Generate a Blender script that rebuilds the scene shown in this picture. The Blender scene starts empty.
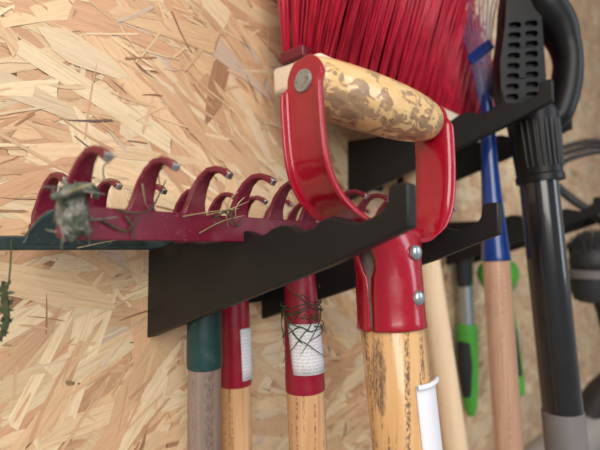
import bpy, bmesh, math, random
from mathutils import Vector, Matrix, Quaternion
random.seed(7)
C = bpy.context.scene.collection
OFF = Vector((0.0, -0.313, 1.5))      # the wall plane becomes y = 0, the eye level z = 1.5
WALL = 0.313                           # working coordinates: camera at the origin, wall face at y = 0.313
V = Vector

# ------------------------------------------------------------------ mesh helpers
class MB:
    def __init__(s): s.v = []; s.f = []; s.uv = {}
    def add(s, vs, fs):
        b = len(s.v); s.v += [V(p) for p in vs]; s.f += [tuple(b + i for i in f) for f in fs]; return b
    def box(s, c, h, m=None):
        c = V(c); pts = []
        for x in (-1, 1):
            for y in (-1, 1):
                for z in (-1, 1):
                    p = V((x*h[0], y*h[1], z*h[2])); pts.append(c + (m @ p if m else p))
        s.add(pts, [(0,1,3,2),(4,6,7,5),(0,4,5,1),(2,3,7,6),(0,2,6,4),(1,5,7,3)])
    def tube(s, pts, rad, n=12, cap=True, flat=None, ref=None):
        """swept round section; flat = (a, b) scales of the section's two axes, may be a list"""
        pts = [V(p) for p in pts]; k = len(pts)
        if not isinstance(rad, (list, tuple)): rad = [rad]*k
        prev = V(ref) if ref else None; rings = []
        for i, p in enumerate(pts):
            t = (pts[min(i+1, k-1)] - pts[max(i-1, 0)]).normalized()
            if prev is None:
                prev = V((1,0,0)) if abs(t.x) < .9 else V((0,1,0))
            a = (prev - t*prev.dot(t)).normalized(); b = t.cross(a); prev = a
            fa, fb = (1, 1) if flat is None else (flat[i] if isinstance(flat, list) else flat)
            rings.append([p + (a*math.cos(2*math.pi*j/n)*fa + b*math.sin(2*math.pi*j/n)*fb)*rad[i] for j in range(n)])
        s.rings(rings, cap)
    def rings(s, rings, cap=True, close=True):
        n = len(rings[0]); vs = [p for r in rings for p in r]; fs = []
        for i in range(len(rings)-1):
            for j in range(n if close else n-1):
                q = (j+1) % n
                fs.append((i*n+j, i*n+q, (i+1)*n+q, (i+1)*n+j))
        if cap:
            fs.append(tuple(reversed(range(n)))); fs.append(tuple((len(rings)-1)*n + j for j in range(n)))
        s.add(vs, fs)
    def prism(s, outline, axis, a, b):
        """closed outline in the plane normal to axis, extruded from a to b"""
        def put(p, d):
            return {0: (d, p[0], p[1]), 1: (p[0], d, p[1]), 2: (p[0], p[1], d)}[axis]
        n = len(outline)
        s.add([put(p, a) for p in outline] + [put(p, b) for p in outline],
              [tuple(range(n)), tuple(reversed(range(n, 2*n)))] + [(i, i+n, (i+1) % n + n, (i+1) % n) for i in range(n)])

def obj(name, mb, m, parent=None, base=None, smooth=35, bevel=0, seg=2, subd=0, solid=0, label=None):
    """links the shape as ONE mesh object; vertices are given in working coordinates"""
    root = parent
    while root is not None and root.parent is not None: root = root.parent
    o0 = V(root['base']) if root is not None else V(base if base else sum(mb.v, V())/len(mb.v))
    me = bpy.data.meshes.new(name)
    me.from_pydata([tuple(p - o0) for p in mb.v], [], mb.f); me.validate()
    bm = bmesh.new(); bm.from_mesh(me); bmesh.ops.recalc_face_normals(bm, faces=bm.faces); bm.to_mesh(me); bm.free()
    me.materials.append(m)
    o = bpy.data.objects.new(name, me); C.objects.link(o)
    if parent is not None: o.parent = parent
    else: o.location = o0 + OFF
    if smooth:
        me.polygons.foreach_set('use_smooth', [True]*len(me.polygons))
        if smooth < 180: me.set_sharp_from_angle(angle=math.radians(smooth))
    if solid:
        d = o.modifiers.new('thickness', 'SOLIDIFY'); d.thickness = solid; d.offset = 0
    if bevel:
        d = o.modifiers.new('bevel', 'BEVEL'); d.width = bevel; d.segments = seg; d.limit_method = 'ANGLE'; d.angle_limit = math.radians(40)
        d.harden_normals = False
    if subd:
        d = o.modifiers.new('subdivision', 'SUBSURF'); d.levels = subd; d.render_levels = subd
    if label: o['label'] = label
    return o

def tag(o, label, cat, group=None, kind=None):
    o['label'] = label; o['category'] = cat
    if group: o['group'] = group
    if kind: o['kind'] = kind
    return o

def thing(name, base, label, cat, group=None):
    o = bpy.data.objects.new(name, None); C.objects.link(o)
    o.empty_display_size = .02
    o['base'] = list(base); o.location = V(base) + OFF
    return tag(o, label, cat, group)

def smooth_path(pts, n=6):
    """Catmull-Rom through the points"""
    pts = [V(p) for p in pts]; out = []
    for i in range(len(pts)-1):
        p0, p1, p2, p3 = pts[max(i-1, 0)], pts[i], pts[i+1], pts[min(i+2, len(pts)-1)]
        for j in range(n):
            t = j/n
            out.append(.5*((2*p1) + (p2-p0)*t + (2*p0-5*p1+4*p2-p3)*t*t + (3*p1-p0-3*p2+p3)*t**3))
    return out + [pts[-1]]

def lerp(a, b, t): return a + (b-a)*t
def axis_pt(p0, dx, dy, z):            # a point of a leaning shaft at height z
    return V((p0[0] + dx*(z-p0[2]), p0[1] + dy*(z-p0[2]), z))

# ------------------------------------------------------------------ materials
def srgb(r, g, b):
    f = lambda c: (c/255/12.92) if c/255 <= .04045 else ((c/255+.055)/1.055)**2.4
    return (f(r), f(g), f(b), 1)

class NT:
    def __init__(s, name):
        s.m = bpy.data.materials.new(name); s.m.use_nodes = True; s.t = s.m.node_tree
        s.b = s.t.nodes['Principled BSDF']
    def n(s, ty, **kw):
        d = s.t.nodes.new(ty)
        for k, v in kw.items():
            if k.startswith('i_'): d.inputs[k[2:].replace('_', ' ')].default_value = v
            else: setattr(d, k, v)
        return d
    def l(s, a, b): s.t.links.new(a, b)
    def coord(s, scale=(1,1,1), kind='Object'):
        c = s.n('ShaderNodeTexCoord'); mp = s.n('ShaderNodeMapping'); mp.inputs['Scale'].default_value = scale
        s.l(c.outputs[kind], mp.inputs['Vector']); return mp.outputs['Vector']
    def noise(s, vec, scale, detail=4, rough=.55, dist=0):
        d = s.n('ShaderNodeTexNoise'); d.inputs['Scale'].default_value = scale; d.inputs['Detail'].default_value = detail
        d.inputs['Roughness'].default_value = rough; d.inputs['Distortion'].default_value = dist
        s.l(vec, d.inputs['Vector']); return d.outputs['Fac']
    def ramp(s, fac, stops, interp='LINEAR'):
        d = s.n('ShaderNodeValToRGB'); d.color_ramp.interpolation = interp
        e = d.color_ramp.elements
        while len(e) < len(stops): e.new(.5)
        for k, (p, c) in zip(e, stops):
            k.position = p; k.color = c if len(c) == 4 else (*c, 1)
        s.l(fac, d.inputs['Fac']); return d.outputs['Color']
    def mix(s, fac, a, b, mode='MIX'):
        d = s.n('ShaderNodeMix', data_type='RGBA', blend_type=mode)
        if hasattr(fac, 'is_linked'): s.l(fac, d.inputs[0])
        else: d.inputs[0].default_value = fac
        for sock, x in ((d.inputs[6], a), (d.inputs[7], b)):
            if hasattr(x, 'is_linked'): s.l(x, sock)
            else: sock.default_value = x
        return d.outputs[2]
    def bump(s, h, strength=.3, dist=.001):
        d = s.n('ShaderNodeBump'); d.inputs['Strength'].default_value = strength; d.inputs['Distance'].default_value = dist
        s.l(h, d.inputs['Height']); s.l(d.outputs['Normal'], s.b.inputs['Normal'])
    def set(s, col=None, rough=None, metal=None, coat=None, spec=None):
        for nm, x in (('Base Color', col), ('Roughness', rough), ('Metallic', metal), ('Coat Weight', coat), ('Specular IOR Level', spec)):
            if x is None: continue
            if hasattr(x, 'is_linked'): s.l(x, s.b.inputs[nm])
            else: s.b.inputs[nm].default_value = x
        return s.m
W1, K0 = (1,1,1,1), (0,0,0,1)

def plain(name, col, rough=.5, metal=0, coat=0, var=.12, vscale=60, bump=0, spec=None):
    t = NT(name); f = t.noise(t.coord(), vscale, 5)
    dark = tuple(c*(1-var) for c in col[:3]) + (1,); lite = tuple(min(1, c*(1+var)) for c in col[:3]) + (1,)
    if bump: t.bump(t.noise(t.coord(), 900, 3), bump, .0004)
    return t.set(t.ramp(f, [(.3, dark), (.7, lite)]), rough, metal, coat, spec)

def painted(name, col, dirt, dirt_amt, rough, coat=.0):
    """painted steel with dry dust and specks"""
    t = NT(name); v = t.coord()
    f = t.ramp(t.noise(v, 55, 8, .65), [(.5, K0), (.78, W1)])
    sp = t.ramp(t.noise(v, 420, 2, .5), [(.66, K0), (.70, W1)])
    c = t.mix(f, col, t.mix(dirt_amt, col, dirt))
    c = t.mix(sp, c, t.mix(min(1, dirt_amt*1.3), col, dirt))
    r = t.ramp(f, [(0, (rough,)*3), (1, (min(1, rough+.3),)*3)])
    t.bump(t.noise(v, 160, 4), .06, .001)
    return t.set(c, r, 0, coat)

def wood(name, light, mid, dark, streak=.5, rough=.4, coat=.2, fine=900, stretch=.035, spot=None):
    t = NT(name); v = t.coord((1, 1, stretch))
    g = t.noise(v, fine*.22, 5, .6, .3)
    c = t.ramp(g, [(.3, light), (.7, mid)])
    s1 = t.ramp(t.noise(t.coord((1, 1, stretch*.4)), fine*.33, 3, .5), [(.52, K0), (.60, W1)])
    s2 = t.ramp(t.noise(t.coord((1, 1, .5)), fine*.9, 2, .5), [(.42, K0), (.58, W1)])
    mk = t.mix(1, s1, s2, 'MULTIPLY')
    mk = t.mix(1, mk, (streak, streak, streak, 1), 'MULTIPLY')
    c = t.mix(mk, c, dark)
    if spot:                                             # a knot with its own outline
        p, sz = spot
        cc = t.n('ShaderNodeTexCoord'); mp = t.n('ShaderNodeMapping'); mp.vector_type = 'TEXTURE'
        mp.inputs['Location'].default_value = p; mp.inputs['Scale'].default_value = sz
        t.l(cc.outputs['Object'], mp.inputs['Vector'])
        ln = t.n('ShaderNodeVectorMath', operation='LENGTH'); t.l(mp.outputs['Vector'], ln.inputs[0])
        nz = t.noise(t.coord((1, 1, .3)), 500, 5, .7)
        ad = t.n('ShaderNodeMath', operation='MULTIPLY_ADD'); t.l(nz, ad.inputs[0]); ad.inputs[1].default_value = 1.3; t.l(ln.outputs['Value'], ad.inputs[2])
        k = t.ramp(ad.outputs[0], [(.0, W1), (1.0, K0)]); 
        mr = t.n('ShaderNodeMapRange'); mr.inputs['From Min'].default_value = 1.75; mr.inputs['From Max'].default_value = 1.45
        t.l(ad.outputs[0], mr.inputs['Value'])
        c = t.mix(t.mix(1, mr.outputs['Result'], t.ramp(t.noise(t.coord((1, 1, .2)), 1300, 3, .6), [(.38, (.35,)*3), (.62, W1)]), 'MULTIPLY'), c, dark)
    t.bump(g, .08, .0008)
    return t.set(c, rough, 0, coat)

M = {}
M['black'] = plain('black_powder_coated_steel', srgb(24, 24, 25), .48, 0, 0, .12, 40, .12, .34)
M['red_gloss'] = painted('glossy_red_paint', srgb(158, 4, 36), srgb(182, 36, 58), .16, .22, .35)
M['red_rake'] = painted('dusty_red_paint', srgb(110, 14, 42), srgb(146, 96, 96), .5, .4)
M['red_socket'] = painted('red_socket_paint', srgb(140, 12, 40), srgb(165, 70, 80), .35, .33)
M['green_paint'] = painted('dark_green_paint', srgb(36, 52, 52), srgb(92, 100, 92), .4, .42)
M['green_socket'] = painted('green_socket_paint', srgb(22, 60, 60), srgb(90, 108, 104), .3, .4)
M['steel'] = plain('worn_steel', srgb(190, 192, 195), .32, 1, 0, .12, 300)
M['rivet'] = plain('zinc_rivet', srgb(180, 190, 196), .35, .85, 0, .12, 300)
M['pin'] = plain('grey_pin_end', srgb(150, 152, 150), .38, .5, 0, .25, 500)
M['core'] = plain('grey_bare_metal', srgb(128, 118, 114), .55, .2, 0, .25, 300)
M['fork_wood'] = wood('varnished_ash_with_dark_grain', srgb(226, 182, 128), srgb(208, 160, 106), srgb(104, 80, 68), .9, .3, .5, 900, .03,
                      spot=((-.0172, -.0040, -.0700), (.012, .0046, .0230)))
M['rake_wood'] = wood('varnished_ash', srgb(220, 178, 132), srgb(178, 128, 86), srgb(126, 88, 60), .8, .35, .35, 900, .03)
M['grey_wood'] = wood('weathered_grey_wood', srgb(158, 138, 128), srgb(126, 106, 96), srgb(84, 70, 64), .5, .45, .2, 700, .03)
M['cream_wood'] = wood('pale_bare_wood', srgb(236, 210, 178), srgb(228, 198, 162), srgb(200, 168, 132), .3, .55, 0, 500, .03)
M['pink_wood'] = wood('pinkish_beech', srgb(206, 168, 142), srgb(188, 146, 120), srgb(150, 108, 86), .5, .35, .3, 900, .05)
M['block_wood'] = plain('pale_broom_wood', srgb(226, 206, 184), .55, 0, 0, .06, 40)
M['maroon'] = plain('maroon_paint', srgb(104, 18, 36), .4)
M['blue'] = plain('blue_enamel', srgb(16, 56, 128), .28, 0, .4, .15, 50)
M['wire'] = plain('blued_spring_wire', srgb(72, 80, 108), .35, .5, 0, .2, 200)
M['black_plastic'] = plain('black_moulded_plastic', srgb(16, 17, 19), .42, 0, 0, .1, 60, .1, .3)
M['black_tube'] = plain('black_enamel_tube', srgb(24, 26, 30), .2, 0, .5, .15, 50)
M['grey_sleeve'] = plain('grey_rubber_sleeve', srgb(112, 106, 106), .6, 0, 0, .06, 60)
M['soft_black'] = plain('soft_black_rubber', srgb(40, 42, 46), .65, 0, 0, .1, 60)
M['lime'] = plain('bright_green_plastic', srgb(80, 170, 62), .45, 0, 0, .08, 60)
M['rod'] = plain('black_steel_rod', srgb(40, 38, 38), .45, .2, 0, .12, 60)
M['hose'] = plain('grey_hose_plastic', srgb(150, 144, 138), .5, 0, 0, .06, 60)
M['dark'] = plain('dark_rubber', srgb(44, 38, 36), .6, 0, 0, .1, 60)

t = NT('worn_varnished_grip'); v = t.coord((1, 1, 1))
base = t.ramp(t.noise(t.coord((.25, 1, 1)), 260, 5), [(.3, srgb(238, 202, 146)), (.7, srgb(224, 180, 120))])
nz = t.noise(t.coord((.6, 1, 1)), 125, 9, .66, .5)
# the varnish is gone mostly on the flank that rubs: the flank is where local y / z are lowest
sx = t.n('ShaderNodeSeparateXYZ'); cc = t.n('ShaderNodeTexCoord'); t.l(cc.outputs['Object'], sx.inputs[0])
ad = t.n('ShaderNodeMath', operation='MULTIPLY_ADD'); t.l(sx.outputs['Z'], ad.inputs[0]); ad.inputs[1].default_value = -3.6; ad.inputs[2].default_value = -.012
sm = t.n('ShaderNodeMath', operation='ADD'); t.l(nz, sm.inputs[0]); t.l(ad.outputs[0], sm.inputs[1])
worn = t.ramp(sm.outputs[0], [(.505, K0), (.53, W1)])
bare = t.ramp(t.noise(t.coord((.2, 1, 1)), 420, 5), [(.3, srgb(184, 148, 110)), (.7, srgb(140, 108, 80))])
rr = t.ramp(worn, [(0, (.2,)*3), (1, (.6,)*3)])
t.bump(t.ramp(worn, [(0, W1), (1, K0)]), .35, .0006)
M['grip'] = t.set(t.mix(worn, base, bare), rr, 0, .25)

t = NT('red_bristle'); v = t.coord((1, 1, .12))
M['bristle'] = t.set(t.ramp(t.noise(v, 220, 4), [(.3, srgb(160, 12, 42)), (.7, srgb(214, 36, 68))]), .42, 0, 0)
t = NT('dark_bristle'); M['dark_bristle'] = t.set(t.ramp(t.noise(t.coord(), 200, 4), [(.3, srgb(26, 26, 28)), (.7, srgb(52, 52, 54))]), .6)

def paper(name, rows, amt):
    """white label with rows of tiny illegible grey print"""
    t = NT(name); uv = t.coord((1, 1, 1), 'UV')
    sp = t.n('ShaderNodeSeparateXYZ'); t.l(uv, sp.inputs[0])
    w = t.n('ShaderNodeMath', operation='MULTIPLY'); t.l(sp.outputs['Y'], w.inputs[0]); w.inputs[1].default_value = rows
    fr = t.n('ShaderNodeMath', operation='FRACT'); t.l(w.outputs[0], fr.inputs[0])
    row = t.ramp(fr.outputs[0], [(.35, K0), (.42, W1)])
    n = t.ramp(t.noise(t.coord((26, rows*1.4, 1), 'UV'), 1.4, 2, .6), [(.48, K0), (.56, W1)])
    k = t.mix(1, row, n, 'MULTIPLY'); k = t.mix(1, k, (amt, amt, amt, 1), 'MULTIPLY')
    return t.set(t.mix(k, srgb(226, 226, 230), srgb(110, 110, 116)), .55)
M['label'] = paper('white_printed_label', 15, .5)
M['price'] = plain('white_sticker_paper', srgb(232, 232, 240), .5, 0, 0, .03, 60)

t = NT('grass_dry'); M['straw'] = t.set(t.ramp(t.noise(t.coord(), 90, 3), [(.3, srgb(120, 104, 72)), (.7, srgb(190, 172, 128))]), .7)
t = NT('grass_green'); M['weed'] = t.set(t.ramp(t.noise(t.coord(), 90, 3), [(.3, srgb(40, 50, 30)), (.7, srgb(80, 86, 54))]), .7)
t = NT('moss'); f = t.noise(t.coord(), 150, 8, .7)
t.bump(t.noise(t.coord(), 500, 5, .7), .8, .002)
M['moss'] = t.set(t.ramp(f, [(.32, srgb(48, 60, 42)), (.47, srgb(96, 102, 84)), (.60, srgb(160, 154, 146))]), .9)

# ------------------------------------------------------------------ the wall: a strand board with real strands
t = NT('oriented_strand_board')
at = t.n('ShaderNodeVertexColor'); at.layer_name = 'strand'
g1 = t.noise(t.coord((3.0, 55, 1), 'UV'), 1.0, 5, .65, .25)
g2 = t.noise(t.coord((14, 190, 1), 'UV'), 1.0, 3, .6)
c = t.mix(1, at.outputs['Color'], t.ramp(g1, [(.28, (.70, .62, .54)), (.42, (.93, .91, .88)), (.55, (1, 1, 1)), (.8, (1.10, 1.09, 1.07))]), 'MULTIPLY')
c = t.mix(.55, c, t.ramp(g2, [(.3, (.80, .75, .68)), (.6, (1, 1, 1))]), 'MULTIPLY')
t.bump(g1, .3, .0006)
M['osb'] = t.set(c, .62, 0, 0)

PAL = [((230, 200, 160), 5), ((235, 212, 175), 4), ((224, 188, 148), 5), ((218, 178, 140), 5), ((210, 166, 130), 4),
       ((228, 204, 170), 3), ((200, 156, 120), 1.6), ((208, 186, 166), 1.2), ((168, 128, 98), .3), ((124, 98, 88), .08)]
SLIV = [((150, 108, 78), 3), ((120, 92, 84), 1), ((176, 130, 96), 3)]
def make_wall():
    X0, X1, Z0, Z1 = -.35, 2.9, -1.25, 1.25
    vs, fs, cols, uvs = [], [], [], []
    def quad(p, col):
        b = len(vs); vs.extend(p); fs.append(tuple(range(b, b+len(p)))); cols.append(col); uvs.append([(q[0]*8, q[2]*8) for q in p])
    quad([(X0, WALL, Z0), (X1, WALL, Z0), (X1, WALL, Z1), (X0, WALL, Z1)], srgb(206, 164, 124))
    rnd = random.Random(21); wts = [w for _, w in PAL]
    def field(x, z):                                     # slow drift of the strand direction
        return (-.40*math.tanh(z*14))*max(0, 1 - x/.5) + .32*math.sin(9.1*x+5.2*z+1.3) + .30*math.sin(23.0*z-14.7*x+.4)
    def strand(x, z, L, w, ang, depth, col, n=5):
        ca, sa = math.cos(ang), math.sin(ang); hw = w/2; top, bot = [], []
        taper = rnd.uniform(-.6, .6); skew = rnd.uniform(-1.6, 1.6)*w; bend = rnd.uniform(-.04, .04)*L; ends = rnd.random()
        for i in range(n+1):
            a = -1+2*i/n
            k = 1 + taper*a + rnd.uniform(-.07, .07)
            if ends < .45 and i in (0, n): k *= rnd.uniform(.15, .7)
            j = w if i in (0, n) else 0
            top.append((a*L/2 + skew*.5 + rnd.uniform(-.6, .6)*j, hw*k + bend*a*a))
            bot.append((a*L/2 - skew*.5 + rnd.uniform(-.6, .6)*j, -hw*k + bend*a*a))
        endl = [(-L/2 + rnd.uniform(-.9, .3)*w, rnd.uniform(-.3, .3)*hw)]; endr = [(L/2 + rnd.uniform(-.3, .9)*w, rnd.uniform(-.3, .3)*hw)]
        tx, tz = rnd.uniform(-.002, .002), rnd.uniform(-.012, .012)
        du, dv = rnd.uniform(0, 40), rnd.uniform(0, 40)
        b = len(vs); ring = bot + endr + top[::-1] + endl
        for p in ring:
            vs.append((x + p[0]*ca - p[1]*sa, WALL - depth - p[0]*tx - p[1]*tz, z + p[0]*sa + p[1]*ca))
        m = n+1; bi = list(range(b, b+m)); er = b+m; ti = list(range(b+m+1, b+2*m+1))[::-1]; el = b+2*m+1
        uv = lambda i: (ring[i-b][0]*8+du, ring[i-b][1]*8+dv)
        for i in range(n):
            f = (bi[i], bi[i+1], ti[i+1], ti[i]); fs.append(f); cols.append(col); uvs.append([uv(q) for q in f])
        for f in ((bi[n], er, ti[n]), (el, bi[0], ti[0])):
            fs.append(f); cols.append(col); uvs.append([uv(q) for q in f])
    def colour(lo=.95, hi=1.04, pal=PAL):
        r, g, bl = rnd.choices([p for p, _ in pal], [q for _, q in pal])[0]; k = rnd.uniform(lo, hi)
        return srgb(min(255, r*k), min(255, g*k), min(255, bl*k))
    def layer(n, xa, xb, za, zb, L0, L1, w0, w1, d0, d1, sg=.36, pal=PAL):
        for i in range(n):
            x, z = rnd.uniform(xa, xb), rnd.uniform(za, zb)
            L = rnd.uniform(L0, L1); w = rnd.uniform(w0, w1)*(.6+.4*L/L1)
            ang = rnd.gauss(field(x, z), sg)
            if rnd.random() < .07: ang = rnd.uniform(-1.57, 1.57)
            strand(x, z, L, w, ang, rnd.uniform(d0, d1), colour(pal=pal))
    NEAR = (-.05, 1.25, -.50, .45)
    layer(3800, -.35, 2.9, -1.25, 1.25, .08, .2, .014, .03, .00005, .00015)
    layer(3000, *NEAR, .04, .11, .008, .020, .0002, .0005)
    layer(5200, *NEAR, .012, .055, .0015, .0055, .0004, .0008, .5)
    layer(2100, *NEAR, .04, .13, .008, .023, .0006, .0011, .38)
    layer(2600, *NEAR, .012, .06, .0010, .0036, .0010, .0013, .45)
    layer(300, *NEAR, .008, .035, .0006, .0016, .0012, .0014, .45, SLIV)
    layer(3000, 1.2, 2.9, -1.1, .95, .05, .14, .010, .024, .0004, .0012)
    for (x, z, L, w, a) in ((1.56, .78, .05, .010, .5), (1.66, .70, .05, .009, -.9)):   # printed ink ticks
        strand(x, z, L, w, a, .003, srgb(58, 62, 120))
    me = bpy.data.meshes.new('wall_back'); me.from_pydata(vs, [], fs)
    ca = me.color_attributes.new('strand', 'FLOAT_COLOR', 'CORNER'); ul = me.uv_layers.new(name='UVMap')
    cd, ud = [], []
    for f, cc, uu in zip(fs, cols, uvs):
        for q in uu: cd.extend(cc); ud.extend(q)
    ca.data.foreach_set('color', cd); ul.data.foreach_set('uv', ud)
    me.materials.append(M['osb'])
    o = bpy.data.objects.new('wall_back', me); C.objects.link(o); o.location = OFF
    return tag(o, 'pale strand board wall behind all the hanging tools', 'wall', None, 'structure')
make_wall()

# ------------------------------------------------------------------ tool brackets: a pair of wavy arms on a back plate
ARM = [(0, .0040), (.040, .0036), (.070, .0038), (.0865, .0047), (.0944, .0081), (.102, .0102), (.1102, .0102), (.1170, .0082), (.1232, .0069),
       (.1275, .0082), (.1322, .0108), (.1393, .0127), (.1446, .0125), (.1510, .0100), (.1562, .0090), (.1624, .0104), (.1684, .0143), (.1755, .0158),
       (.1835, .0137), (.1917, .0119), (.1962, .0137), (.2010, .0152), (.2050, .0175), (.2069, .0205), (.2079, .0276), (.2092, .0290), (.2170, .0293), (.2180, .0280),
       (.2180, .0090), (.2120, .0066), (.1742, -.0085), (0, -.0675)]
def bracket_mesh(x):
    mb = MB(); mb.prism([(WALL - s, z) for s, z in ARM], 0, x, x+.008); return mb
BX, BW = .179, .118
br = thing('tool_bracket', (BX, WALL, -.0675), 'black two-armed wall bracket holding the red rakes and the D-handled tool, nearest the camera', 'bracket', 'black wall brackets')
obj('arm', bracket_mesh(BX), M['black'], br, bevel=.0011)
obj('arm', bracket_mesh(BX+BW), M['black'], br, bevel=.0011)
mb = MB(); mb.box((BX+BW/2+.004, WALL-.0025, -.026), (BW/2-.004, .0025, .024)); obj('back_plate', mb, M['black'], br, bevel=.0008)
def copy_tree(o, parent=None):
    c = o.copy(); C.objects.link(c)
    if parent is not None: c.parent = parent
    for ch in list(o.children): copy_tree(ch, c)
    return c
for dx, dz, yaw, lab in ((.258, .124, 3.4, 'black two-armed wall bracket under the red broom and black hand grip, mounted highest'),
                    (.533, .039, 0, 'black two-armed wall bracket farthest along the wall, behind the blue rake')):
    b = copy_tree(br); b.location = br.location + V((dx, -.0008 if yaw else 0, dz)); b.rotation_euler.z = math.radians(yaw); b['base'] = list(V(br['base']) + V((dx, 0, dz))); b['label'] = lab

# ------------------------------------------------------------------ rakes
def rod_parts(root, p0, lean, z_sock, z_top, r_top, r_bot, r_wood, m_sock, m_wood, zend=-.75):
    A = lambda z: axis_pt(p0, lean[0], lean[1], z)
    mb = MB(); zs = [z_top, z_top-.012, z_top-.03, (z_top+z_sock)/2-.012, z_sock+.003, z_sock+.0008, z_sock]
    rs = [r_top*.55, r_top*.8, r_top, lerp(r_top, r_bot, .6), r_bot, r_bot*.985, r_bot*.93]
    mb.tube([A(z) for z in zs], rs, 28); s = obj('socket', mb, m_sock, root)
    mb = MB(); mb.tube([A(z_sock+.01), A(z_sock-.2), A(zend), A(zend-.008)], [r_wood, r_wood*1.02, r_wood*1.02, r_wood*.7], 28)
    obj('handle', mb, m_wood, root)
    return A, s
def wrap_label(name, A, rfun, z0, z1, a0, a1, tilt, m, parent, label=None):
    """paper patch wrapped round a shaft; angles about z, 0 = +x"""
    mb = MB(); n, k = 10, 4; uv = []
    for i in range(k+1):
        for j in range(n+1):
            z = lerp(z0, z1, i/k); a = math.radians(lerp(a0, a1, j/n) + tilt*(i/k-.5)); r = rfun(z)+.0004
            mb.v.append(A(z) + V((math.cos(a)*r, math.sin(a)*r, 0))); uv.append((j/n, i/k))
    for i in range(k):
        for j in range(n):
            q = i*(n+1)+j; mb.f.append((q, q+1, q+n+2, q+n+1))
    o = obj(name, mb, m, parent, solid=.0003)
    ul = o.data.uv_layers.new(name='UVMap')
    for lp in o.data.loops: ul.data[lp.index].uv = uv[lp.vertex_index]
    if label: o['label'] = label
    return o
TINE = [(0, .002, .0250), (0, .0085, .0235), (0, .0118, .0180), (.0004, .0150, .0132), (.0016, .0200, .0108), (.0046, .0266, .0092), (.0092, .0322, .0072),
        (.0150, .0355, .0058), (.0210, .0356, .0050), (.0262, .0338, .0046), (.0302, .0312, .0042)]
def tine_mesh(x, y0, z0, th=.0034, sc=1.0, sp=.0305, left=1, right=1):
    mb = MB(); rings = []
    P = [(y0 - dy*sc, z0 + dz*sc, w) for dy, dz, w in TINE]
    for i, (y, z, w) in enumerate(P):
        a, b = P[max(i-1, 0)], P[min(i+1, len(P)-1)]
        tn = V((0, b[0]-a[0], b[1]-a[1])).normalized(); nn = V((0, tn.z, -tn.y))*th/2
        c = V((x, y, z)); h = w*(sp/.0305)/2; wl = V((min(h, left), 0, 0)); wr = V((min(h, right), 0, 0))
        rings.append([c-wl-nn, c+wr-nn, c+wr+nn, c-wl+nn])
    mb.rings(rings); return mb, V((x, P[-1][0], P[-1][1])), V((0, P[-1][0]-P[-2][0], P[-1][1]-P[-2][1])).normalized()
def red_rake(p0, lean, plate_y, z_plate, x_first, sp, n, z_sock, r_top, r_bot, r_wood, label, z_h=.0150, tilt=0):
    root = thing('garden_rake', (p0[0], plate_y, z_plate), label, 'rake', 'red garden rakes')
    xa, xb = x_first - .0075, x_first + sp*(n-1) + .0075
    mb = MB(); mb.prism([(xa, z_plate+.002), (xa+.002, z_plate), (xb-.002, z_plate), (xb, z_plate+.002), (xb, z_plate+z_h-.003), (xb-.003, z_plate+z_h), (xa+.003, z_plate+z_h), (xa, z_plate+z_h-.003)], 1, plate_y-.0022, plate_y+.0022)
    obj('rake_bar', mb, M['red_rake'], root, bevel=.0006)
    for i in range(n):
        m, tip, d = tine_mesh(x_first + i*sp, plate_y, z_plate + .0015, sp=sp, left=.0066 if i == 0 else 1, right=.0066 if i == n-1 else 1)
        o = obj('tine', m, M['red_rake'], root, bevel=.0009)
        mb = MB(); rot = Matrix.Rotation(math.atan2(d.z, -d.y), 3, 'X').to_3x3()
        mb.tube([tip - d*.0022, tip + d*.0006], .0018*1.414, 4, ref=(1, 0, 1))
        obj('worn_tip', mb, M['steel'], o, bevel=.0005, label='bare shiny metal tip')
    A, s = rod_parts(root, p0, lean, z_sock, z_plate + .006, r_top, r_bot, r_wood, M['red_socket'], M['rake_wood'])
    return root, A, s
R2, A2, S2 = red_rake((.2442, .2150, -.05), (-.04, .03), .2060, .0036, .0825, .0311, 12, -.1012, .0112, .0142, .0136,
                      'red garden rake in front of its twin, grass tangled round its red socket')
wrap_label('paper_label', A2, lambda z: lerp(.0142, .0121, min(1, max(0, (z+.098)/.06)))+.0002, -.0870, -.0525, 180, 306, -18, M['label'], R2, 'white printed label')
R1, A1, S1 = red_rake((.2500, .2965, -.05), (-.02, .02), .2850, .0032, .0965, .0300, 11, -.1148, .0122, .0134, .0128,
                      'red garden rake nearest the wall, clean red socket with half-turned white label', z_h=.0130)
wrap_label('paper_label', A1, lambda z: lerp(.0134, .0126, min(1, max(0, (z+.114)/.07)))+.0002, -.1085, -.0665, 252, 335, -4, M['label'], R1, 'white printed label')

# the green one
G = thing('garden_rake', (.203, .262, -.0015), 'dark green garden rake with a grey weathered handle, low bar reaching the left edge', 'rake')
mb = MB(); mb.prism([(.040, -.0012), (.152, -.0012), (.160, .0004), (.168, .0040), (.180, .0052), (.230, .0052), (.242, .0045), (.250, .0062), (.262, .0062), (.365, .0062), (.365, .0102), (.040, .0058)], 1, .2595, .2650)
obj('rake_bar', mb, M['green_paint'], G, bevel=.001)
for x in (.046, .0935, .139, .262, .310, .355):
    mb = MB(); b = .0045
    out = [(x-.0165, b-.003), (x-.0125, b+.0035), (x-.0085, b+.011), (x-.0045, b+.0158), (x+.0025, b+.0162), (x+.0050, b+.0125), (x+.0035, b+.0060), (x+.0050, b+.0010), (x+.0085, b-.003)]
    mb.prism(out, 1, .2588, .2640); k = len(mb.v)
    for p in mb.v:                                         # the tine bends out from the wall as it rises
        h = max(0, p.z - b - .004); p.y -= h*h*42
    obj('tine', mb, M['green_paint'], G, bevel=.0012)
AG, SG = rod_parts(G, (.2035, .2745, -.05), (-.01, .0), -.0875, .0045, .0120, .0131, .0121, M['green_socket'], M['grey_wood'])

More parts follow.
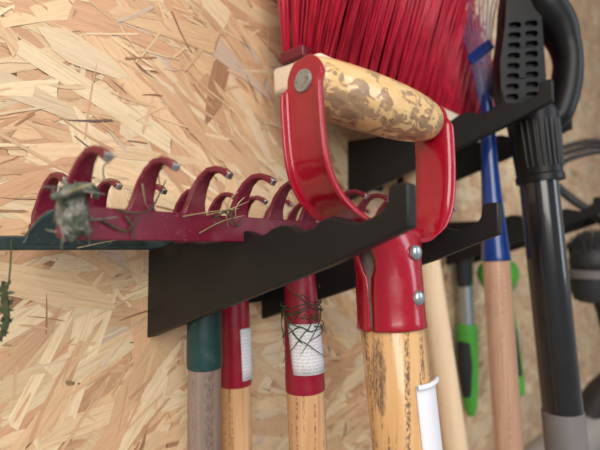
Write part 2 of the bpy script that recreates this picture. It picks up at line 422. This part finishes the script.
# ------------------------------------------------------------------ the D-handled tool
F0 = V((.2360, .1401, 0)); FZ = V((.0, .06, 1)).normalized()
FX = V((.1315, -.013, .0027)); FX = (FX - FZ*FX.dot(FZ)).normalized(); FY = FZ.cross(FX)
FL = lambda x, y, z: F0 + FX*x + FY*y + FZ*z
FK = thing('garden_fork', tuple(F0), 'red D-handled digging tool with worn wooden grip, hanging nearest the camera', 'garden tool')
US = [(-.0615, .1005), (-.0615, .0990), (-.0615, .0955), (-.0615, .0905), (-.0615, .0870), (-.0615, .0840), (-.0615, .0815), (-.0615, .0740), (-.0612, .0580), (-.0600, .0455), (-.0568, .0350), (-.0500, .0265),
      (-.0395, .0195), (-.0270, .0130), (-.0135, .0078), (0, .0052)]
US = US + [(.0140, .0032), (.0275, .0042), (.0385, .0095), (.0475, .0190), (.0535, .0310), (.0568, .0450), (.0584, .0580)] + [(-x - .0022, z) for x, z in US[7::-1]]
mb = MB(); rows = []
BZ, BR = .0875, .0135
for i, (x, z) in enumerate(US):
    a, b = US[max(i-1, 0)], US[min(i+1, len(US)-1)]
    tx, tz = b[0]-a[0], b[1]-a[1]; L = math.hypot(tx, tz); tx, tz = tx/L, tz/L
    ox, oz = tz, -tx                                       # outward normal of the U
    if z > BZ: hw = max(.0025, math.sqrt(max(0, 1-((z-BZ)/.0140)**2))*BR)
    elif z > .0865: hw = BR
    else: hw = .0140 if z > .03 else lerp(.0146, .0140, max(0, z)/.03)
    fl = 0 if z > .0865 else (.0052 if z > .0830 else .0060)
    if z < .022: fl = .0060*max(0, (z-.006)/.016)
    prof = [(-1, 1), (-.985, .55), (-.90, .18), (-.72, 0.02), (-.35, 0), (0, 0), (.35, 0), (.72, .02), (.90, .18), (.985, .55), (1, 1)]
    rows.append([FL(x + ox*fl*o, w*hw, z + oz*fl*o) for w, o in prof])
mb.rings(rows, cap=False, close=False)
yoke = obj('handle_yoke', mb, M['red_gloss'], FK, solid=.0026, subd=2, smooth=180)
# socket below the yoke, with a slot down its left side that shows the grey core
SLOT = math.atan2((V((-.995, .06, 0))).dot(FY), (V((-.995, .06, 0))).dot(FX))
mb = MB(); rows = []
for z, rx, ry, g in ((.0110, .0320, .0150, 3), (.0060, .0275, .0162, 12), (.0000, .0238, .0172, 17), (-.006, .0212, .0178, 17), (-.0125, .0198, .0182, 13), (-.017, .0190, .0187, 5), (-.024, .0189, .0189, 3.2), (-.034, .0190, .0190, 3.2), (-.0430, .0192, .0192, 3.2), (-.0455, .0196, .0196, 3.2), (-.0466, .0194, .0194, 3.2)):
    r = []
    for j in range(37):
        a = SLOT + math.radians(lerp(g, 360-g, j/36)); r.append(FL(math.cos(a)*rx, math.sin(a)*ry, z))
    rows.append(r)
mb.rings(rows, cap=False, close=False)
sock = obj('socket', mb, M['red_gloss'], FK, solid=.0018, smooth=60)
mb = MB(); mb.tube([FL(0, 0, .008), FL(0, 0, -.010), FL(0, 0, -.020), FL(0, 0, -.0455)], [.0166, .0182, .0189, .0190], 32, ref=tuple(FX))
obj('seam', mb, M['core'], sock, label='grey slot with keyhole top')
for z in (-.0025, -.0280):                           # two rivets on the side that faces out from the wall
    d = V((-.13, -.98, 0)).normalized(); c = FL(0, 0, z); mb = MB(); rr = .0043
    if z > -.01: c = c + V((.0008, 0, 0))
    prof = [(0.0186, 1.0), (.0203, 1.0), (.0215, .86), (.0222, .58), (.0225, .2)]
    mb.tube([c + d*q for q, s in prof], [rr*s for q, s in prof], 20); obj('rivet', mb, M['rivet'], FK)
    mb = MB(); d = -d; mb.tube([c + d*q for q, s in prof], [rr*s for q, s in prof], 20); obj('rivet', mb, M['rivet'], FK)
# wooden grip
mb = MB(); gp = [(-.0603, .0118), (-.0590, .0134), (-.0550, .0146), (-.0460, .0158), (-.0330, .0168), (-.0180, .0175), (-.0020, .0178), (.0140, .0177), (.0290, .0170), (.0420, .0158), (.0510, .0144), (.0560, .0128), (.0590, .0105), (.0603, .0085)]
mb.tube([FL(x, 0, BZ) for x, r in gp], [r for x, r in gp], 36, ref=tuple(FZ))
gr = obj('grip', mb, M['grip'], FK, smooth=60, label='pale wooden grip with worn brown patches')
gr.data.transform(Matrix.Translation(-(FL(0, 0, BZ) - F0))); gr.location = FL(0, 0, BZ) - F0
RM = Matrix((FX, FY, FZ)).to_4x4()
gr.data.transform(RM); gr.rotation_euler = Matrix((FX, FY, FZ)).transposed().to_euler()
for s in (-1, 1):
    mb = MB(); prof = [(.0600, 1), (.0632, 1), (.0640, .93), (.0642, .6), (.0639, .15)]
    mb.tube([FL(s*q, 0, BZ) for q, k in prof], [.0062*k for q, k in prof], 24); obj('grip_pin', mb, M['pin'], gr, label='grey metal pin end').matrix_parent_inverse = (Matrix.Translation(gr.location) @ gr.rotation_euler.to_matrix().to_4x4()).inverted()
mb = MB(); zs = [-.040, -.0466, -.0470, -.14, -.30, -.75, -.758]; rs = [.0170, .0180, .0186, .0188, .0188, .0188, .014]
FD = V((-.06, .075, 1))                                    # the shaft's own lean
SH = lambda z: FL(0, 0, -.045) + FD*(z+.045) if z < -.045 else FL(0, 0, z)
mb.tube([SH(z) for z in zs], rs, 36); shaft = obj('shaft', mb, M['fork_wood'], FK)
# white price sticker, its top corner peeling and rolled
mb = MB(); rows = []
view = math.degrees(math.atan2(-.484, -.907))              # the side that faces the camera
for i in range(13):
    k = i/12; z = lerp(-.155, -.0760, k); r = []
    for j in range(9):
        a = math.radians(lerp(view + 32, view + 112, j/8)); lift = .0006 + max(0, (j-4)/4)**1.5*.0034
        r.append(SH(z) + V((math.cos(a)*(.0188+lift), math.sin(a)*(.0188+lift), 0)))
    rows.append(r)
for i in range(1, 9):                                      # the roll
    a = i/8*4.6; r = []
    for j in range(9):
        aa = math.radians(lerp(view + 32, view + 112, j/8)); lift = .0006 + max(0, (j-4)/4)**1.5*.0034 + (1-math.cos(a))*.0013
        q = SH(-.0760) + V((math.cos(aa)*(.0188+lift), math.sin(aa)*(.0188+lift), math.sin(a)*.0013 - .0009*max(0, (j-4)/4)))
        r.append(q)
    rows.append(r)
mb.rings(rows, cap=False, close=False); obj('price_sticker', mb, M['price'], FK, solid=.0003, smooth=60, label='white sticker with a curled top edge')

# ------------------------------------------------------------------ red broom hung bristles up
BRM = thing('broom', (.46, .235, .1255), 'red-bristled broom on the upper bracket, hung bristles up on a pale handle', 'broom')
tl = math.radians(-2.4); bx = V((math.cos(tl), 0, -math.sin(tl))); bz = V((math.sin(tl), 0, math.cos(tl)))
BC = V((.437, .235, .1332)); BL = lambda x, y, z: BC + bx*x + V((0, y, 0)) + bz*z
XL, XR = -.178, .228
rot = Matrix((bx, V((0, 1, 0)), bz)).transposed()
mb = MB(); mb.box(BL((XL+XR)/2, 0, .0115), ((XR-XL)/2, .026, .0115), rot); obj('block', mb, M['block_wood'], BRM, bevel=.004, seg=3)
mb = MB(); mb.box(BL((XL+XR)/2-.002, .002, .0275), ((XR-XL)/2, .0125, .0048), rot); obj('block_cap', mb, M['maroon'], BRM, bevel=.0015)
mb = MB(); rnd = random.Random(4)
NX, NY = 25, 5
for i in range(NX):
    for j in range(NY):
        fx = i/(NX-1); fy = j/(NY-1)*2-1
        b0 = BL(lerp(XL+.014, XR-.008, fx), fy*.021, .0225)
        ax = math.radians(lerp(0, 31, fx**1.15)) + rnd.uniform(-.02, .02); ay = math.radians(lerp(lerp(21, -1, min(1, fx*1.25)), -5, (fy+1)/2)) + rnd.uniform(-.02, .02)
        ln = lerp(.195, .085, max(0, fx-.4)/.6)
        for k in range(15):
            r, th = .0042*math.sqrt(rnd.random()), rnd.uniform(0, 6.28)
            off = V((math.cos(th)*r, math.sin(th)*r, 0)); d = V((math.tan(ax + rnd.gauss(0, .020)), math.tan(-ay + rnd.gauss(0, .022)), 1)).normalized()
            L = ln*rnd.uniform(.93, 1.04); q = V((rnd.gauss(0, .003), rnd.gauss(0, .003), 0))
            p1 = b0 + off*.8; p2 = p1 + d*L*.5 + off*.4 + q*.4; p3 = p1 + d*L + off*1.0 + q*1.5
            mb.tube([p1, p2, p3], [.0011, .0011, .0008], 4, cap=True)
br_ = obj('bristles', mb, M['bristle'], BRM, smooth=180); br_['kind'] = 'stuff'
mb = MB(); A = lambda z: axis_pt((.4960, .2400, -.013), -.11, .09, z)
mb.tube([A(.134), A(-.2), A(-.75), A(-.758)], [.0140, .0142, .0142, .01], 24); obj('handle', mb, M['cream_wood'], BRM)

# ------------------------------------------------------------------ blue leaf rake
LR = thing('leaf_rake', (.4985, .163, -.013), 'blue leaf rake with thin wire tines and a pinkish wooden handle', 'rake')
A = lambda z: axis_pt((.4985, .163, -.013), -.045, .03, z)
mb = MB(); mb.tube([A(-.0095), A(-.2), A(-.75), A(-.758)], [.0138, .0142, .0142, .01], 24); obj('handle', mb, M['pink_wood'], LR)
mb = MB(); pts = [A(-.012), A(-.0105), A(.02), A(.06), A(.10), V((.4965, .1680, .151)), V((.4975, .1690, .160)), V((.4985, .1700, .168))]
mb.tube(smooth_path(pts, 4), [lerp(a, b, k/4) for a, b in zip([.0148, .0148, .0126, .0100, .0085, .0066, .0058], [.0148, .0126, .0100, .0085, .0066, .0058, .0040]) for k in range(4)] + [.0040], 20)
obj('socket', mb, M['blue'], LR, label='blue painted metal socket')
N = 10
for i in range(N):
    k = i/(N-1)*2-1
    P = [V((.4975+.003*k, .1690-.0052*k, .154)), V((.505, .1770-.0112*k, .2195 + .006*k)), V((.512, .1830-.026*k, .288)), V((.520, .1860-.050*k, .355)), V((.517, .187-.056*k, .382)), V((.504, .188-.059*k, .390))]
    mb = MB(); mb.tube(smooth_path(P, 5), .0008, 6); obj('tine', mb, M['wire'] if i % 3 else M['blue'], LR)
mb = MB(); pr = [(-.0045, -.014), (.0045, -.014), (.0050, .014), (-.0050, .014)]
c0, c1 = V((.505, .1895, .2130)), V((.505, .1645, .2265))
for s in (0,):
    mb.tube([c0, lerp(c0, c1, .5), c1], [.0070, .0075, .0065], 16, flat=(.5, 1.0), ref=(1, 0, 0))
obj('tine_spreader', mb, M['blue'], LR, bevel=.001)

# ------------------------------------------------------------------ black hand grip on a black pole
BG = thing('shovel', (.5, .1200, .0686), 'black-poled tool with slotted black plastic hand grip and grey sleeve', 'garden tool')
A = lambda z: axis_pt((.5, .1205, .0686), -.05, .058, z)
mb = MB(); mb.tube([A(.10), A(0), A(-.163), A(-.165)], [.0181]*4, 32); obj('pole', mb, M['black_tube'], BG)
mb = MB(); mb.tube([A(-.1600), A(-.1608), A(-.40), A(-.75)], [.0186, .0191, .0193, .0193], 32); obj('sleeve', mb, M['grey_sleeve'], BG, label='grey rubber sleeve')
GXa = V((.664, -.748, 0)); GZ = V((-.055, .085, 1)).normalized(); GXa = (GXa - GZ*GXa.dot(GZ)).normalized(); GY = GZ.cross(GXa)
GO = A(.130); GL = lambda x, y, z: GO + GXa*x + GY*y + GZ*z
# collar with ribs
mb = MB(); prof = [(-.0640, .0200), (-.0638, .0226), (-.0575, .0226), (-.0560, .0214), (-.020, .0228), (.004, .0246), (.010, .0225)]
mb.tube([GL(0, 0, z) for z, r in prof], [r for z, r in prof], 32, ref=tuple(GXa)); col = obj('collar', mb, M['black_plastic'], BG)
for k in range(9):
    a = math.radians(180 + 36 + k*13.5); mb = MB()
    d = GXa*math.cos(a) + GY*math.sin(a)
    mb.tube([GL(0, 0, -.050) + d*.0216, GL(0, 0, -.030) + d*.0226, GL(0, 0, -.004) + d*.0236], [.0014, .0017, .0014], 8); obj('rib', mb, M['black_plastic'], col)
# slotted panel
bm = bmesh.new()
def loop(pts, y):
    vs = [bm.verts.new(GL(p[0], y, p[1])) for p in pts]; return [bm.edges.new((vs[i], vs[(i+1) % len(vs)])) for i in range(len(vs))]
outl = [(-.0275, .003), (-.031, .012), (-.0345, .033), (-.0320, .058), (-.0222, .095), (-.0180, .118), (-.0100, .146), (-.002, .158), (.020, .158), (.017, .118), (.0150, .090), (.0115, .033), (.0095, .010), (.008, .002)]
E_ = loop(outl, -.012)
for r in range(1, 9):
    z = .0115 + r*.0104; q = (z-.022)/.073
    for cx, hw in ((lerp(-.0245, -.0120, q), .0066), (lerp(-.0045, .0045, q), .0068)):
        pts = [(cx + hw*.5*sx + (hw*.5)*math.cos(t_), z + .0033*math.sin(t_)) for sx, t0 in ((1, -90), (-1, 90)) for t_ in [math.radians(t0 + 45*q) for q in range(5)]]
        E_ += loop(pts, -.012)
bmesh.ops.triangle_fill(bm, use_beauty=True, use_dissolve=False, edges=E_)
mbp = MB(); bm.verts.index_update(); mbp.v = [v.co.copy() for v in bm.verts]; mbp.f = [tuple(v.index for v in f.verts) for f in bm.faces]; bm.free()
pn = obj('slotted_panel', mbp, M['black_plastic'], BG, smooth=0, solid=.006)
mb = MB(); rings = []
for y in (-.008, .010):
    rings.append([GL(x*.97, y, z) for x, z in outl])
mb.rings(rings); obj('panel_backing', mb, M['soft_black'], pn, bevel=.003)
# the looped hand hold to the right of the panel
P = [(.006, .000), (.0165, -.002), (.0266, .003), (.0350, .020), (.0410, .038), (.0450, .058), (.0440, .076), (.0386, .096), (.0266, .116), (.0208, .138), (.0108, .156)]
mb = MB(); sp = smooth_path([GL(x, 0, z) for x, z in P], 5); k = len(sp)
rad = [.0080, .0100, .0120, .0128, .0128, .0122, .0132, .0165, .0200, .0200, .0160]
rr = [lerp(rad[min(10, int(i/5))], rad[min(10, int(i/5)+1)], (i % 5)/5) for i in range(k)]
mb.tube(sp, rr, 20, ref=tuple(GY), flat=(1.3, 1.1)); obj('hand_hold', mb, M['black_plastic'], BG, smooth=60)

# ------------------------------------------------------------------ small tools on the farthest bracket
def hand_tool(base, lean, label, shaft_m, prof_top, zs, blob):
    pass
H1 = thing('hand_weeder', (.7348, .2915, -.02), 'green-handled hand tool with bare steel neck, between the pale handle and the blue rake', 'hand tool', 'green-handled hand tools')
A = lambda z: axis_pt((.7348, .2915, -.02), -.02, .02, z)
mb = MB(); mb.tube([A(.030), A(.012), A(-.010), A(-.050), A(-.062), A(-.064)], [.012, .0160, .0168, .0160, .0145, .011], 20, flat=(1, .8)); obj('collar', mb, M['soft_black'], H1)
mb = MB(); mb.tube([A(-.06), A(-.14)], [.0122, .0122], 20); obj('neck', mb, M['rivet'], H1, label='bare steel neck')
mb = MB(); mb.tube(smooth_path([A(-.124), A(-.128), A(-.15), A(-.19), A(-.235), A(-.262), A(-.272)], 3), [.0135, .0170, .0182, .0187, .0190, .0188, .0184, .0180, .0176, .0170, .0164, .0156, .0146, .0134, .0122, .0106, .0088, .0066, .003], 20, flat=(1, .85)); hb = obj('handle', mb, M['lime'], H1)
mb = MB(); d = V((-.99, .12, 0))*.0095
mb.tube([A(-.147)+d, A(-.152)+d, A(-.19)+d*1.1, A(-.235)+d*.9, A(-.246)+d*.7], [.004, .0118, .0122, .0086, .003], 16, flat=(1, 1)); obj('handle_insert', mb, M['soft_black'], hb, label='black rubber insert')
H2 = thing('hand_trowel', (.7705, .2525, -.02), 'green-handled hand tool mostly hidden behind the blue rake handle', 'hand tool', 'green-handled hand tools')
A = lambda z: axis_pt((.7705, .2525, -.02), -.10, .085, z)
mb = MB(); mb.tube([A(.030), A(.0), A(-.02), A(-.028)], [.010, .012, .012, .010], 20); obj('collar', mb, M['soft_black'], H2)
mb = MB(); mb.tube(smooth_path([A(-.020), A(-.026), A(-.042), A(-.058), A(-.072), A(-.085)], 3), [.012, .017, .022, .0255, .0280, .0300, .0308, .0300, .0285, .0265, .0235, .0205, .0180, .016, .0150, .0140], 24, flat=(.6, 1.05), ref=(.95, .3, 0)); obj('shoulder', mb, M['lime'], H2)
mb = MB(); mb.tube(smooth_path([A(-.08), A(-.12), A(-.17), A(-.225), A(-.238), A(-.243)], 3), [.0150, .0158, .0165, .0170, .0172, .0174, .0175, .0174, .0172, .0165, .0158, .0148, .0130, .0105, .0080, .004], 20); hb = obj('handle', mb, M['lime'], H2)
mb = MB(); d = V((-.75, -.66, 0))*.0058
mb.tube([A(-.10)+d, A(-.106)+d, A(-.15)+d, A(-.205)+d, A(-.212)+d], [.004, .0132, .0140, .0130, .004], 16); obj('handle_insert', mb, M['soft_black'], hb, label='black rubber insert')

# claw with curved tines
CL = thing('garden_claw', (.80, .118, .06), 'black three-tined garden claw at the right edge behind the black pole', 'hand tool')
for k in range(3):
    o = V((.012*(k-1), .008*(k-1), .011*(k-1)))
    P = [V((.801, .118, .055)), V((.795, .134, .066))+o*.5, V((.787, .158, .090))+o, V((.782, .170, .115))+o, V((.784, .160, .140))+o, V((.792, .138, .150))+o, V((.803, .112, .1545))+o, V((.812, .090, .150))+o]
    sp = smooth_path(P, 5); mb = MB(); mb.tube(sp, [.0042]*(len(sp)-6) + [.0041, .0039, .0036, .003, .002, .001], 10); obj('tine', mb, M['rod'], CL)
mb = MB(); mb.tube([V((.798, .125, .062)), V((.806, .112, .05)), V((.822, .088, .025)), V((.836, .066, .0))], [.006, .0105, .0115, .0125], 16); obj('socket', mb, M['rod'], CL)
mb = MB(); mb.tube([V((.834, .069, .003)), V((.845, .052, -.03)), V((.86, .04, -.18)), V((.862, .038, -.19))], [.0110, .0135, .0135, .008], 16); obj('handle', mb, M['soft_black'], CL)

# dark brush hung bristles up
BH = thing('hand_brush', (.800, .111, -.05), 'black hand brush with grey rim at the right edge under the farthest bracket', 'brush')
c = V((.795, .118, 0)); mb = MB(); rnd = random.Random(9)
mb.tube([c + V((0, 0, z)) for z in (-.034, -.020, -.006, .004, .010)], [.0405, .0425, .0400, .0320, .018], 24, flat=(1, .8)); 
for k in range(500):
    th = rnd.uniform(0, 6.283); r = math.sqrt(rnd.random())*.92; b = c + V((math.cos(th)*r*.038, math.sin(th)*r*.030, -.030))
    d = V((math.cos(th)*r*.2 + rnd.gauss(0, .05), math.sin(th)*r*.2 + rnd.gauss(0, .05), 1)).normalized(); L = lerp(.056, .034, r*r)*rnd.uniform(.9, 1.08)
    mb.tube([b, b + d*L], [.0009, .0006], 4)
o = obj('bristles', mb, M['dark_bristle'], BH, smooth=180); o['kind'] = 'stuff'
mb = MB(); mb.tube([c + V((0, 0, z)) for z in (-.046, -.044, -.034, -.032)], [.041, .0455, .0465, .043], 32, flat=(1, .82)); obj('rim', mb, M['grey_sleeve'], BH, label='grey rim')
mb = MB(); mb.tube([c + V((0, 0, z)) for z in (-.045, -.060, -.076, -.080)], [.043, .042, .036, .026], 32, flat=(1, .8)); obj('brush_body', mb, M['soft_black'], BH)
mb = MB(); mb.tube(smooth_path([c + V((.004, -.004, -.075)), c + V((.010, -.010, -.11)), c + V((.018, -.018, -.17)), c + V((.024, -.024, -.21))], 4), [.010, .0098, .0096, .0094, .0092, .009, .009, .009, .009, .0092, .0094, .009, .006], 16); obj('handle', mb, M['rod'], BH)

# thick grey hose with a dark rubber end, low on the right
HO = thing('hose', (.87, .285, -.46), 'thick grey hose low at the right edge beyond the black pole', 'hose')
mb = MB(); mb.tube(smooth_path([V((.87, .285, -.46)), V((.915, .25, -.415)), V((.955, .20, -.365)), V((1.00, .16, -.332)), V((1.06, .10, -.312)), V((1.10, .05, -.32))], 6), .036, 24)
obj('hose_tube', mb, M['hose'], HO, smooth=60)
mb = MB(); mb.tube(smooth_path([V((.995, .166, -.310)), V((1.005, .150, -.277)), V((1.02, .125, -.247)), V((1.04, .095, -.217)), V((1.06, .06, -.192))], 5), [.026]*21, 20)
obj('hose_end', mb, M['dark'], HO, smooth=60, label='dark rubber end')

# ------------------------------------------------------------------ grass, moss and weeds caught in the rakes
mb = MB(); rnd = random.Random(3)
bm = bmesh.new(); bmesh.ops.create_icosphere(bm, subdivisions=4, radius=1)
from mathutils import noise as mnoise
for v_ in bm.verts:
    n = v_.co.normalized(); q = mnoise.noise(n*2.2 + V((3, 1, 7)))*.25 + mnoise.noise(n*5)*.26 + mnoise.noise(n*13)*.10
    r = 1 + q; w = 1.0 - .10*n.z
    v_.co = V((n.x*.0060*r*w, n.y*.0054*r*w, n.z*.0130*r))
bm.verts.index_update(); mb.v = [v_.co + V((.0802, .2035, .0165)) for v_ in bm.verts]; mb.f = [tuple(v_.index for v_ in f.verts) for f in bm.faces]; bm.free()
for k in range(22):                                        # fibres
    th = rnd.uniform(0, 6.283); z = rnd.uniform(.004, .031)
    a = V((.0802 + math.cos(th)*.0060, .2035 + math.sin(th)*.0056, z*.85)); d = V((rnd.gauss(0, .004), rnd.gauss(0, .003), rnd.gauss(0, .005)))
    mb.tube([a, a + d*.6 + V((math.cos(th), math.sin(th), 0))*.0008, a + d*1.3], [.0005, .0004, .0002], 4)
mb.tube(smooth_path([V((.0700, .1990, .0205)), V((.0740, .1980, .0225)), V((.0800, .1965, .0255)), V((.0860, .1975, .0260)), V((.0895, .2010, .0225))], 5), [.0012 + .0010*math.sin(i/20*math.pi) for i in range(21)], 10)
tag(obj('moss_clump', mb, M['moss'], smooth=180), 'grey-green clump of mud and moss packed round the leftmost red tine', 'moss', None, 'stuff')

def strands(name, paths, m, label, cat, r=.00045, kind='stuff'):
    mb = MB()
    for P in paths:
        sp = smooth_path(P, 5); k = len(sp); mb.tube(sp, [r*(1 - .55*i/(k-1)) for i in range(k)], 5)
    return tag(obj(name, mb, m, smooth=180), label, cat, None, kind)
strands('dry_grass', [
    [(.0740, .1950, .0225), (.0860, .1900, .0285), (.0990, .1910, .0310)],
    [(.1210, .2010, .0305), (.1190, .1985, .0380), (.1215, .1900, .0410)],
    [(.1080, .1950, .0300), (.1120, .1990, .0220), (.1150, .2010, .0190)],
    [(.0930, .2010, .0300), (.0900, .1960, .0360), (.0920, .1880, .0400)],
    [(.1500, .2020, .0180), (.1650, .2010, .0220), (.1800, .2000, .0280)],
    [(.1720, .2010, .0330), (.1640, .2000, .0260), (.1640, .2015, .0160), (.1660, .2020, .0120)],
    [(.1760, .2000, .0300), (.1690, .1990, .0240), (.1700, .2010, .0170)],
    [(.1350, .2020, .0165), (.1500, .2010, .0195), (.1720, .2000, .0230)],
    [(.1460, .2025, .0080), (.1600, .2010, .0150), (.1750, .1990, .0190)],
    [(.1040, .2560, .0000), (.1200, .2560, .0035), (.1350, .2540, .0065)],
], M['straw'], 'pale dry grass stalks caught across the nearer red rake tines', 'grass', .0004)
strands('green_weed', [
    [(.1000, .2020, .0180), (.1070, .2000, .0165), (.1160, .2010, .0190), (.1210, .2020, .0265), (.1230, .1990, .0340)],
    [(.0920, .2025, .0130), (.1040, .2022, .0080), (.1100, .2020, .0150)],
    [(.1040, .2022, .0150), (.1075, .2022, .0100), (.1080, .2022, .0040)],
    [(.1610, .2020, .0210), (.1660, .2000, .0180), (.1720, .2020, .0130), (.1780, .2020, .0180)],
    [(.1560, .2020, .0170), (.1640, .1995, .0215), (.1700, .2010, .0200)],
], M['weed'], 'dark green weed stems tangled along the nearer red rake bar', 'grass', .00065)
# grass wound round the front rake's socket
paths = []; rnd = random.Random(12)
for k in range(25):
    z0 = rnd.uniform(-.064, -.024); a0 = math.radians(rnd.uniform(150, 330)); da = rnd.uniform(.9, 2.6)*rnd.choice((-1, 1)); dz = rnd.gauss(-.006, .012)
    P = []
    for i in range(6):
        q = i/5; z = z0 + dz*q + rnd.gauss(0, .0006); a = a0 + da*q; r = .0136 + .0012*math.sin(q*3.1) + (.0022*q if k % 4 == 0 else 0)
        P.append(tuple(A2(z) + V((math.cos(a)*r, math.sin(a)*r, 0))))
    paths.append(P)
for z0 in (-.040, -.043, -.0445):
    paths.append([tuple(A2(z0 + .003*math.sin(a*1.7)) + V((math.cos(a)*.0142, math.sin(a)*.0142, 0))) for a in [math.radians(150 + 24*i) for i in range(9)]])
strands('tangled_grass', paths, M['weed'], 'dark green grass wound round the socket of the nearer red rake', 'grass', .00048)
# dried sprig hanging from the green bar
mb = MB(); rnd = random.Random(5)
st = [(.0726, .2575, .0045), (.0724, .2570, -.0080), (.0718, .2575, -.0180), (.0704, .2575, -.0220), (.0708, .2575, -.0280), (.0716, .2575, -.0340), (.0708, .2575, -.0400), (.0688, .2575, -.0435)]
sp = smooth_path(st, 5); k = len(sp); mb.tube(sp, [.0004 + .0012*min(1, max(0, (i-9)/8)) for i in range(k)], 6)
for i in range(10, k, 1):
    for q in range(2):
        p = sp[i]; d = V((rnd.gauss(-.001, .0022), rnd.gauss(0, .001), rnd.gauss(.0005, .0022))); s = V((-d.z, .0006, d.x))*.22
        mb.add([p, p + d*.5 + s, p + d, p + d*.5 - s], [(0, 1, 2, 3)])
tag(obj('weed_sprig', mb, M['weed'], smooth=0), 'dried green weed sprig dangling from the green rake bar at the left edge', 'plant')

# ------------------------------------------------------------------ light: soft daylight from an open door behind on the left, sky bounce all round
w = bpy.data.worlds.new('World'); bpy.context.scene.world = w; w.use_nodes = True
bgn = w.node_tree.nodes['Background']; bgn.inputs[0].default_value = (1.0, .975, .945, 1); bgn.inputs[1].default_value = .31
def area(name, loc, target, size, energy, col):
    L = bpy.data.lights.new(name, 'AREA'); L.shape = 'RECTANGLE'; L.size, L.size_y = size; L.energy = energy; L.color = col
    o = bpy.data.objects.new(name, L); C.objects.link(o); o.location = V(loc) + OFF
    o.rotation_euler = (V(target) - V(loc)).to_track_quat('-Z', 'Y').to_euler(); return o
area('door_daylight', (-.75, -.95, .75), (.25, .25, .0), (1.1, 1.5), 35, (1.0, .96, .91))

area('window_daylight', (1.25, -1.35, .55), (.35, .15, .0), (.5, 1.3), 9, (.80, .90, 1.0))

# ------------------------------------------------------------------ camera
cam = bpy.data.cameras.new('Camera'); co = bpy.data.objects.new('Camera', cam); C.objects.link(co)
co.location = OFF; cam.sensor_fit = 'HORIZONTAL'; cam.sensor_width = 36; cam.lens = 27; cam.clip_start = .01
pitch = math.atan(23/450)
fw = V((.748*math.cos(pitch), .664*math.cos(pitch), math.sin(pitch)))
co.rotation_euler = fw.to_track_quat('-Z', 'Y').to_euler()
cam.dof.use_dof = True; cam.dof.focus_distance = .285; cam.dof.aperture_fstop = 6.0
sc = bpy.context.scene; sc.camera = co
vs_ = sc.view_settings; vs_.view_transform = 'Standard'; vs_.look = 'None'; vs_.gamma = 1; vs_.use_curve_mapping = False; vs_.exposure = 0.0
for o in bpy.data.objects:
    if 'base' in o.keys(): del o['base']
